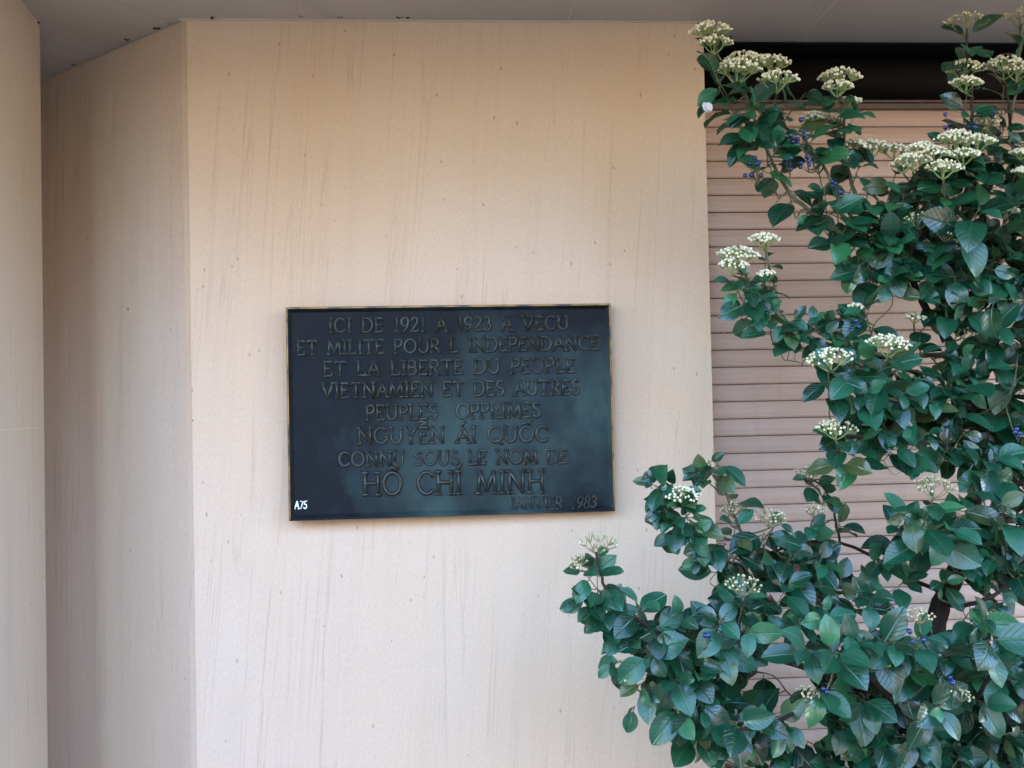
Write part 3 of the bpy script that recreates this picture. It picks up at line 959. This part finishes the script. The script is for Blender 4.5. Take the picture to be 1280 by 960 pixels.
# upper left sprays
S(893, 62, 1.93, (-.1, .9), .1, 1, .045, top_small=False)
S(893, 92, 1.92, (-.5, .8), .1, 2, .052, top_small=False)
S(930, 112, 1.92, (-.2, .9), .3, 4, .06)
S(975, 112, 1.93, (.2, .9), .3, 4, .06)
S(915, 125, 1.92, (-.4, .8), .4, 2, .06)
S(955, 165, 1.94, (-.2, .9), .3, 2, .062, open_=R(80))
S(962, 205, 1.95, (-.3, .9), .3, 2, .062, open_=R(85))
S(985, 235, 1.96, (-.3, .8), .3, 2, .066, open_=R(85))
S(1052, 122, 1.95, (0, .95), .2, 4, .058)
S(1003, 165, 1.94, (-.4, .8), .3, 3, .055)
S(1020, 195, 1.95, (-.3, .9), .35, 2, .06)
S(1055, 185, 1.96, (0, .9), .3, 2, .062, open_=R(85))
S(1045, 235, 1.96, (-.2, .9), .4, 3, .06)
S(1040, 290, 1.97, (-.4, .6), .5, 3, .064)
S(1015, 268, 1.97, (-.5, .4), .4, 2, .06)
S(1085, 240, 1.97, (.1, .9), .3, 3, .055)
S(1110, 255, 1.97, (.1, .9), .3, 3, .055)
S(1150, 215, 1.97, (0, .9), .3, 3, .055)
S(1090, 290, 1.97, (0, .6), .6, 3, .065)
S(1110, 300, 1.94, (-.2, .5), .7, 3, .07)
S(1085, 330, 1.93, (-.4, .3), .7, 3, .07)
S(1080, 385, 1.92, (-.4, .5), .6, 3, .065)
S(1140, 270, 1.97, (.1, .9), .3, 3, .06)
for q in ((898, 108, 1.95, (-.5, .6), 2), (945, 128, 1.9, (0, .7), 3), (985, 130, 1.92, (.5, .7), 3), (1005, 118, 1.95, (.4, .6), 2), (925, 140, 1.9, (-.4, .5), 3),
          (975, 180, 1.92, (.3, .6), 3), (1035, 135, 1.94, (-.3, .8), 3), (1070, 140, 1.95, (.3, .8), 3), (1075, 205, 1.95, (.2, .8), 3), (1030, 235, 1.93, (-.2, .6), 3), (1065, 265, 1.93, (.1, .5), 3),
          (1120, 215, 1.96, (.1, .8), 3), (1165, 225, 1.93, (0, .7), 3), (1180, 215, 1.9, (-.2, .6), 3), (1130, 240, 1.93, (0, .7), 3), (1110, 345, 1.92, (-.2, .3), 3), (1060, 330, 1.95, (-.5, .2), 2)):
    S(q[0], q[1], q[2], q[3], .35, q[4], .054)
for q in ((915, 350, 1.95, (-.5, .7), 3), (938, 345, 1.93, (.1, .8), 3), (960, 385, 1.94, (-.2, .6), 3), (990, 400, 1.95, (0, .8), 3), (1018, 400, 1.95, (.1, .8), 3), (1045, 400, 1.95, (0, .8), 3), (1060, 420, 1.93, (.1, .6), 3),
          (812, 604, 1.92, (-.8, .4), 3), (822, 590, 1.93, (-.4, .8), 3), (822, 640, 1.91, (-.8, -.1), 2), (838, 670, 1.9, (-.4, -.3), 3), (1100, 470, 1.9, (0, .6), 3), (1150, 470, 1.92, (.2, .5), 3), (1190, 480, 1.95, (.2, .5), 3), (1110, 520, 1.9, (0, .3), 3), (1160, 540, 1.92, (.2, .3), 3), (1205, 540, 1.93, (.2, .5), 3), (1150, 440, 1.95, (.1, .5), 3), (1200, 410, 1.95, (.1, .5), 3), (885, 575, 1.95, (-.4, .7), 2), (872, 590, 1.95, (-.6, .5), 2), (838, 605, 1.92, (-.6, .6), 2), (842, 650, 1.9, (-.3, .1), 3), (868, 665, 1.9, (.2, .2), 2), (975, 650, 1.95, (.3, .5), 2)):
    S(q[0], q[1], q[2], q[3], .35, q[4], .048)
for q in ((1105, 695, 1.95, (-.1, .3), 2), (1122, 655, 1.93, (-.2, .5), 3), (1150, 670, 1.9, (0, .3), 2), (1085, 725, 1.95, (0, .3), 2), (1135, 725, 1.95, (.2, .3), 2), (722, 745, 1.9, (-.7, .4), 2), (728, 712, 1.9, (-.5, .7), 3), (748, 775, 1.9, (-.5, .1), 2), (765, 830, 1.89, (-.6, 0), 2), (1180, 725, 1.93, (-.1, .4), 2), (1205, 705, 1.92, (.2, .4), 2), (1165, 800, 1.85, (0, .5), 2), (1215, 760, 1.95, (.1, .5), 3), (1250, 740, 1.95, (.2, .5), 3), (1265, 700, 1.95, (.2, .5), 3)):
    S(q[0], q[1], q[2], q[3], .45, q[4], .055)
# right uprights
S(1209, 42, 1.92, (0, .95), .15, 2, .05, top_small=False)
S(1207, 62, 1.92, (-.1, .95), .15, 2, .06, open_=R(75), top_small=False)
S(1276, 40, 1.97, (0, .95), .15, 2, .055)
S(1272, 70, 1.97, (-.1, .95), .15, 2, .058)
S(1208, 118, 1.92, (0, .95), .2, 3, .058)
S(1255, 105, 1.97, (0, .95), .2, 4, .058)
S(1215, 145, 1.92, (.1, .9), .4, 3, .058)
S(1185, 175, 1.93, (-.3, .9), .3, 3, .055)
S(1200, 195, 1.9, (-.1, .7), .5, 3, .06)
S(1255, 160, 1.96, (.1, .9), .4, 3, .06)
S(1280, 180, 1.95, (.1, .9), .4, 3, .06)
S(1235, 180, 1.9, (.1, .8), .5, 3, .058)
S(1225, 260, 1.86, (.1, .5), .7, 3, .075)
S(1180, 245, 1.92, (-.2, .7), .5, 3, .06)
S(1265, 245, 1.93, (0, .8), .4, 3, .06)
# left thin branch
S(926, 342, 1.95, (-.4, .8), .25, 4, .05)
S(957, 320, 1.96, (0, .95), .1, 2, .034)
S(962, 350, 1.96, (.1, .95), .2, 3, .046)
S(945, 372, 1.95, (-.5, .7), .25, 2, .058, open_=R(85))
S(978, 402, 1.96, (-.5, .7), .3, 2, .054, open_=R(85))
S(1005, 405, 1.95, (-.1, .8), .4, 3, .046)
S(1030, 415, 1.95, (0, .8), .4, 3, .046)
S(1008, 420, 1.96, (-.5, .2), .3, 1, .055, open_=R(80), top_small=False)
S(1060, 395, 1.96, (-.1, .8), .4, 3, .052)
# centre front
S(1035, 462, 1.86, (-.2, .8), .5, 3, .06)
S(1068, 458, 1.85, (0, .7), .6, 3, .064)
S(1110, 445, 1.85, (.1, .8), .5, 4, .064)
S(1080, 490, 1.85, (-.2, .3), .7, 2, .066)
S(1130, 490, 1.9, (.3, .3), .6, 3, .066)
S(1165, 500, 1.92, (.3, .3), .6, 2, .066)
S(1045, 548, 1.9, (-.3, .8), .4, 3, .06)
S(1075, 550, 1.9, (0, .6), .6, 3, .062)
S(1120, 555, 1.92, (.1, .4), .7, 2, .066)
S(1140, 580, 1.92, (.1, .3), .7, 2, .066)
S(1185, 560, 1.95, (.1, .6), .6, 2, .066)
S(1160, 405, 1.98, (0, .3), .7, 2, .068)
S(1185, 360, 1.95, (0, .5), .7, 3, .066)
S(1215, 380, 1.92, (.1, .3), .7, 2, .07)
# blurred head
S(1165, 625, 1.8, (0, .8), .5, 4, .06)
S(1130, 640, 1.84, (-.5, .6), .4, 2, .055)
S(1190, 660, 1.82, (.2, .2), .7, 3, .07)
S(1215, 610, 1.9, (.2, .6), .5, 3, .066)
S(1245, 570, 1.92, (.1, .5), .6, 3, .066)
S(1265, 640, 1.9, (.2, .5), .6, 3, .066)
S(1235, 690, 1.95, (.3, .3), .6, 2, .066)
# middle left
S(897, 578, 1.97, (-.1, .95), .15, 2, .052, open_=R(78), top_small=False)
S(918, 625, 1.97, (.3, .9), .1, 1, .062, open_=R(70), top_small=False)
S(852, 612, 1.92, (-.2, .9), .3, 3, .055, open_=R(75))
S(860, 635, 1.9, (0, .6), .6, 3, .062)
S(920, 655, 1.93, (.1, .9), .3, 4, .055)
S(955, 665, 1.93, (.1, .8), .4, 2, .066, open_=R(80), top_small=False)
S(1010, 597, 2.02, (-.5, .6), .2, 3, .044)
S(1030, 615, 2.03, (0, .9), .2, 2, .046)
S(1015, 655, 1.98, (0, .9), .3, 3, .054)
S(1050, 655, 2.0, (.3, .6), .4, 2, .06)
S(990, 690, 1.93, (.1, .7), .6, 3, .062)
S(1025, 700, 1.93, (.1, .5), .6, 3, .062)
S(880, 680, 1.94, (-.5, .1), .4, 2, .052)
S(868, 700, 1.95, (-.6, -.3), .3, 2, .048)
S(930, 745, 1.9, (0, .9), .3, 4, .058)
S(960, 755, 1.88, (.1, .6), .6, 3, .062)
S(985, 730, 1.9, (.1, .6), .6, 3, .062)
S(1000, 775, 1.9, (0, .3), .8, 2, .064)
S(900, 775, 1.84, (-.1, .5), .75, 3, .064)
S(935, 785, 1.84, (.1, .4), .8, 2, .064)
S(905, 820, 1.86, (0, .1), .8, 2, .066)
S(1035, 765, 1.86, (0, .6), .7, 3, .054)
S(1085, 745, 1.92, (-.1, .5), .7, 3, .062)
S(1100, 700, 1.95, (0, .3), .7, 2, .066)
# lower left arm
S(745, 695, 1.9, (-.05, .95), .15, 4, .046, inter=.026)
S(735, 745, 1.9, (-.5, .6), .4, 3, .05)
S(760, 760, 1.89, (-.1, .5), .6, 3, .052)
S(800, 755, 1.87, (.1, .8), .5, 3, .062)
S(825, 780, 1.86, (.1, .6), .6, 3, .062)
S(850, 770, 1.88, (.2, .8), .4, 3, .056)
S(775, 790, 1.9, (-.5, .1), .5, 2, .062)
S(815, 820, 1.84, (0, .1), .8, 2, .066)
S(800, 855, 1.88, (-.5, .1), .5, 2, .058)
S(845, 850, 1.86, (-.1, .1), .7, 3, .06)
S(870, 830, 1.86, (0, .4), .7, 3, .06)
S(790, 885, 1.9, (-.6, -.3), .3, 1, .056)
S(850, 900, 1.88, (-.1, -.4), .5, 2, .07)
S(880, 890, 1.86, (0, -.2), .6, 2, .066)
# front rosettes of the lower mass
S(922, 903, 1.78, (0, .25), .95, 2, .055, spread=1.1, top_small=False)
S(952, 900, 1.79, (.1, .3), .9, 2, .052, spread=1.1)
S(985, 905, 1.85, (.2, .2), .7, 3, .06)
S(1012, 812, 1.77, (-.2, .35), .85, 3, .058, spread=1.1)
S(1045, 815, 1.75, (0, .3), .95, 2, .06, spread=1.1, top_small=False)
S(1075, 800, 1.78, (0, .5), .85, 2, .06)
S(1020, 862, 1.78, (-.2, .3), .85, 2, .058, top_small=False)
S(1118, 800, 1.77, (0, .4), .9, 3, .064)
S(1155, 795, 1.76, (.1, .5), .85, 3, .06)
S(1185, 815, 1.8, (.1, .3), .9, 2, .066)
S(1237, 800, 1.74, (.1, .35), .9, 2, .072, spread=1.1, top_small=False)
S(1225, 770, 1.82, (0, .6), .7, 2, .062)
S(1178, 880, 1.76, (0, .35), .9, 3, .064)
S(1085, 880, 1.84, (0, 0), .8, 3, .066)
S(1055, 910, 1.9, (0, -.1), .8, 2, .066)
S(1110, 930, 1.88, (0, 0), .8, 3, .066)
S(1150, 930, 1.85, (0, -.3), .8, 2, .066)
S(1230, 880, 1.85, (0, 0), .8, 3, .068)
S(1265, 850, 1.85, (.1, .2), .8, 3, .068)
S(1260, 920, 1.9, (0, 0), .8, 3, .066)
S(1040, 945, 1.95, (0, .7), .3, 2, .046)
S(1085, 955, 1.9, (0, .4), .6, 3, .06)
S(1030, 930, 2.05, (-.2, .7), .2, 2, .042)


def inside(x, y, poly):
    c_ = False; j = len(poly) - 1
    for i in range(len(poly)):
        xi, yi = poly[i]; xj, yj = poly[j]
        if (yi > y) != (yj > y) and x < (xj - xi) * (y - yi) / (yj - yi) + xi: c_ = not c_
        j = i
    return c_


FILL = [
    ([(1100, 245), (1165, 225), (1215, 200), (1270, 190), (1390, 120), (1390, 470), (1280, 470), (1235, 420), (1185, 385), (1110, 360), (1075, 330)], 160, 1.9, 2.2),
    ([(1055, 480), (1075, 430), (1130, 445), (1180, 440), (1240, 430), (1390, 450), (1390, 600), (1235, 590), (1130, 530), (1060, 530)], 72, 1.93, 2.18),
    ([(1150, 635), (1230, 590), (1390, 590), (1390, 760), (1250, 720), (1215, 670), (1160, 660)], 50, 1.9, 2.2),
    ([(1040, 800), (1090, 770), (1150, 815), (1250, 790), (1390, 760), (1390, 990), (1060, 990), (1050, 930), (1050, 860)], 160, 1.85, 2.2),
    ([(905, 690), (960, 690), (1040, 705), (1070, 730), (1000, 770), (940, 790), (905, 760)], 26, 1.95, 2.12),
    ([(790, 775), (870, 790), (925, 800), (930, 860), (920, 930), (880, 930), (830, 870), (800, 830)], 44, 1.9, 2.1),
    ([(930, 920), (990, 915), (1050, 900), (1050, 980), (900, 990)], 8, 1.95, 2.1),
    ([(880, 980), (1390, 980), (1360, 1200), (950, 1200)], 70, 1.8, 2.2),
    ([(1000, 1200), (1320, 1200), (1290, 1500), (1050, 1500)], 45, 1.8, 2.2),
]
for poly, cnt, d0, d1 in FILL:
    xs = [p[0] for p in poly]; ys = [p[1] for p in poly]
    k = 0
    while k < cnt:
        x_, y_ = random.uniform(min(xs), max(xs)), random.uniform(min(ys), max(ys))
        if not inside(x_, y_, poly): continue
        D_ = random.uniform(d0, d1)
        S(x_, y_, D_, (random.uniform(-.5, .5), random.uniform(-.1, .9)), random.uniform(-.2, .8) if D_ < 2.08 else random.uniform(-.8, .4), random.choice((2, 3, 3)), random.uniform(.052, .068))
        k += 1

# flower heads ------------------------------------------------------
def cluster(px, py, D, wpx, faded=False, tilt=(0, 0), dens=1.0, hgt=0.42):
    """flat-topped branching head: rays from one point, buds on a shallow dome"""
    c0 = at(px, py, D)
    rw = wpx / 2 * D / F
    top = (UP + Vector((tilt[0], -0.25 + tilt[1], 0))).normalized()
    ux = top.cross(VIEW).normalized(); uy = top.cross(ux)
    foot = -top * rw * 0.70
    mb = MB()
    nb = int((92 if not faded else 60) * dens * min(1.3, max(.35, rw / 0.042)))
    rays_ = 6
    nodes = []
    for i in range(rays_):
        a = 2 * math.pi * (i + random.uniform(-.2, .2)) / rays_
        rr_ = rw * random.uniform(.45, .6)
        nodes.append(ux * math.cos(a) * rr_ + uy * math.sin(a) * rr_ - top * rw * random.uniform(.22, .32))
    nodes.append(-top * rw * .18)
    for nd in nodes:
        mb.tube([foot, foot * .45 + nd * .55 - top * rw * .05, nd], [.0014, .0011, .0009], 5, 0, False)
    for i in range(nb):
        a = random.uniform(0, 2 * math.pi); q = math.sqrt(random.random())
        hh = (1 - q * q) * rw * hgt - rw * .1
        p = ux * math.cos(a) * q * rw + uy * math.sin(a) * q * rw + top * (hh + random.uniform(-.06, .06) * rw)
        nd = min(nodes, key=lambda z_: (z_ - p).length)
        mb.tube([nd, nd * .4 + p * .6 - top * .002, p], [.0008, .0007, .0006], 4, 0, False)
        mb.ico(p, random.uniform(.0023, .0034) * (0.8 if faded else 1), 1, 0)
    o = mb.build('flower_cluster', [M['faded_stalk'], M['faded']] if faded else [M['stalk'], M['bud']], shrub, c0 + OFF)
    if faded: o['label'] = 'faded brownish flower head'
    # stem down to the shrub
    f = c0 + foot
    best = min(SK, key=lambda s_: (s_[0] - f).length + (0.5 if s_[0].z > f.z else 0))
    if (best[0] - f).length < .35:
        mid = (best[0] + f) / 2 + Vector((0, 0, -.04 * (best[0] - f).length))
        wood.tube([p_ + OFF for p_ in cr([best[0], mid, f], 4)], [.0017] * 9, 5, 1)


for q in ((888, 37, 1.93, 58), (893, 52, 1.92, 46), (922, 84, 1.91, 62), (930, 74, 1.95, 56), (962, 78, 1.96, 58), (972, 97, 1.90, 56),
          (1050, 94, 1.95, 56), (1047, 107, 1.92, 42), (1062, 126, 1.96, 34), (1018, 146, 1.97, 40), (1040, 150, 1.99, 30), (1068, 180, 1.97, 34),
          (1090, 182, 1.97, 46), (1118, 186, 1.98, 40), (1152, 184, 1.88, 40), (1142, 198, 1.87, 46), (1180, 208, 1.84, 48), (1196, 172, 1.85, 58), (1222, 176, 1.85, 48), (1168, 190, 1.86, 40), (1205, 192, 1.85, 44), (1130, 205, 1.9, 36),
          (1206, 84, 1.92, 52), (1208, 102, 1.9, 42), (1256, 80, 1.96, 58), (1272, 86, 1.94, 48), (1228, 150, 1.95, 44), (1276, 190, 1.9, 28), (1278, 213, 1.9, 26),
          (922, 317, 1.94, 56), (916, 330, 1.92, 42), (956, 298, 1.96, 42), (958, 342, 1.93, 28), (1022, 147, 1.97, 30)):
    cluster(*q)
cluster(1036, 446, 1.85, 60, tilt=(-.2, 0)); cluster(1112, 428, 1.84, 58, tilt=(.1, 0)); cluster(1046, 533, 1.89, 52); cluster(853, 617, 1.9, 46)
cluster(1070, 383, 1.95, 22); cluster(1143, 395, 1.98, 28)
for q in ((1208, 26, 1.92, 62), (1276, 18, 1.97, 46), (1168, 606, 1.79, 54), (747, 676, 1.9, 52), (727, 698, 1.9, 26), (963, 645, 1.92, 46), (916, 634, 1.96, 36), (1018, 636, 1.97, 30),
          (930, 729, 1.88, 50), (1011, 589, 2.01, 36), (788, 842, 1.88, 36), (1150, 768, 1.76, 38), (1010, 864, 1.76, 30), (1202, 868, 1.77, 28),
          (1150, 272, 1.93, 42), (1182, 290, 1.92, 34), (1256, 262, 1.9, 36), (1206, 414, 1.96, 32), (1098, 828, 1.78, 28), (720, 706, 1.9, 20)):
    cluster(*q, faded=True, dens=.8)


# berries -----------------------------------------------------------
def berries(px, py, D, n_, spread=12):
    c0 = at(px, py, D)
    mb = MB()
    s_ = spread * D / F
    foot = Vector((s_ * random.uniform(.2, .8), 0.01, -s_ * 1.6))
    for i in range(n_):
        p = Vector((random.gauss(0, .55), random.gauss(0, .5), random.gauss(0, .55))) * s_
        mb.tube([foot, p], [.0008, .0006], 4, 0, False)
        mb.ico(p, random.uniform(.0040, .0052), 1, 1)
    mb.build('berry_cluster', [M['twig'], M['berry']], shrub, c0 + OFF)
    f = c0 + foot
    best = min(SK, key=lambda q: (q[0] - f).length)
    if (best[0] - f).length < .3:
        wood.tube([p_ + OFF for p_ in cr([best[0], (best[0] + f) / 2 - UP * .01, f], 4)], [.0015] * 9, 5, 1)


for q in ((940, 210, 1.93, 10, 14), (986, 203, 1.93, 5, 10), (998, 168, 1.9, 9, 12), (1006, 200, 1.92, 5, 9), (1044, 232, 1.9, 6, 10), (1188, 160, 1.9, 5, 10), (1214, 160, 1.88, 5, 9),
          (1241, 140, 1.92, 4, 8), (1140, 797, 1.72, 3, 10), (1196, 850, 1.74, 4, 12), (883, 792, 1.8, 4, 10), (1031, 861, 1.73, 2, 5), (1068, 408, 1.92, 3, 8), (1272, 540, 1.85, 4, 8)):
    berries(*q)

# a few reddened leaves and one white curled petal
for px, py, D in ((945, 697, 1.96), (994, 703, 1.96), (965, 745, 1.94), (1034, 580, 2.0)):
    red = MB()
    leaf(at(px, py, D), Vector((random.uniform(-1, 1), -.5, -.4)), Vector((0, -1, .6)), .018, mb=red, droop=.4)
    tag(red.build('reddened_leaf', M['red'], shrub), 'small reddened dying leaf')
pet = MB()
leaf(at(879, 128, 1.9), Vector((.5, -.3, -.8)), Vector((0, -1, .3)), .021, .008, 1.2, .3, pet, petiole=False, curl=.3)
leaf(at(884, 128, 1.895), Vector((.3, -.3, -.8)), Vector((-.3, -1, .3)), .018, .006, 1.0, .3, pet, petiole=False, curl=.3)
tag(pet.build('white_bloom', M['petal'], shrub), 'white curled bloom at the upper left edge')

wood.build('branches', [M['bark'], M['twig']], shrub)
grey.build('grey_stem', M['grey_stem'], shrub)
leaves.build('foliage', M['leaf'], shrub)
print('leaf faces', len(leaves.f), 'slats', nsl)
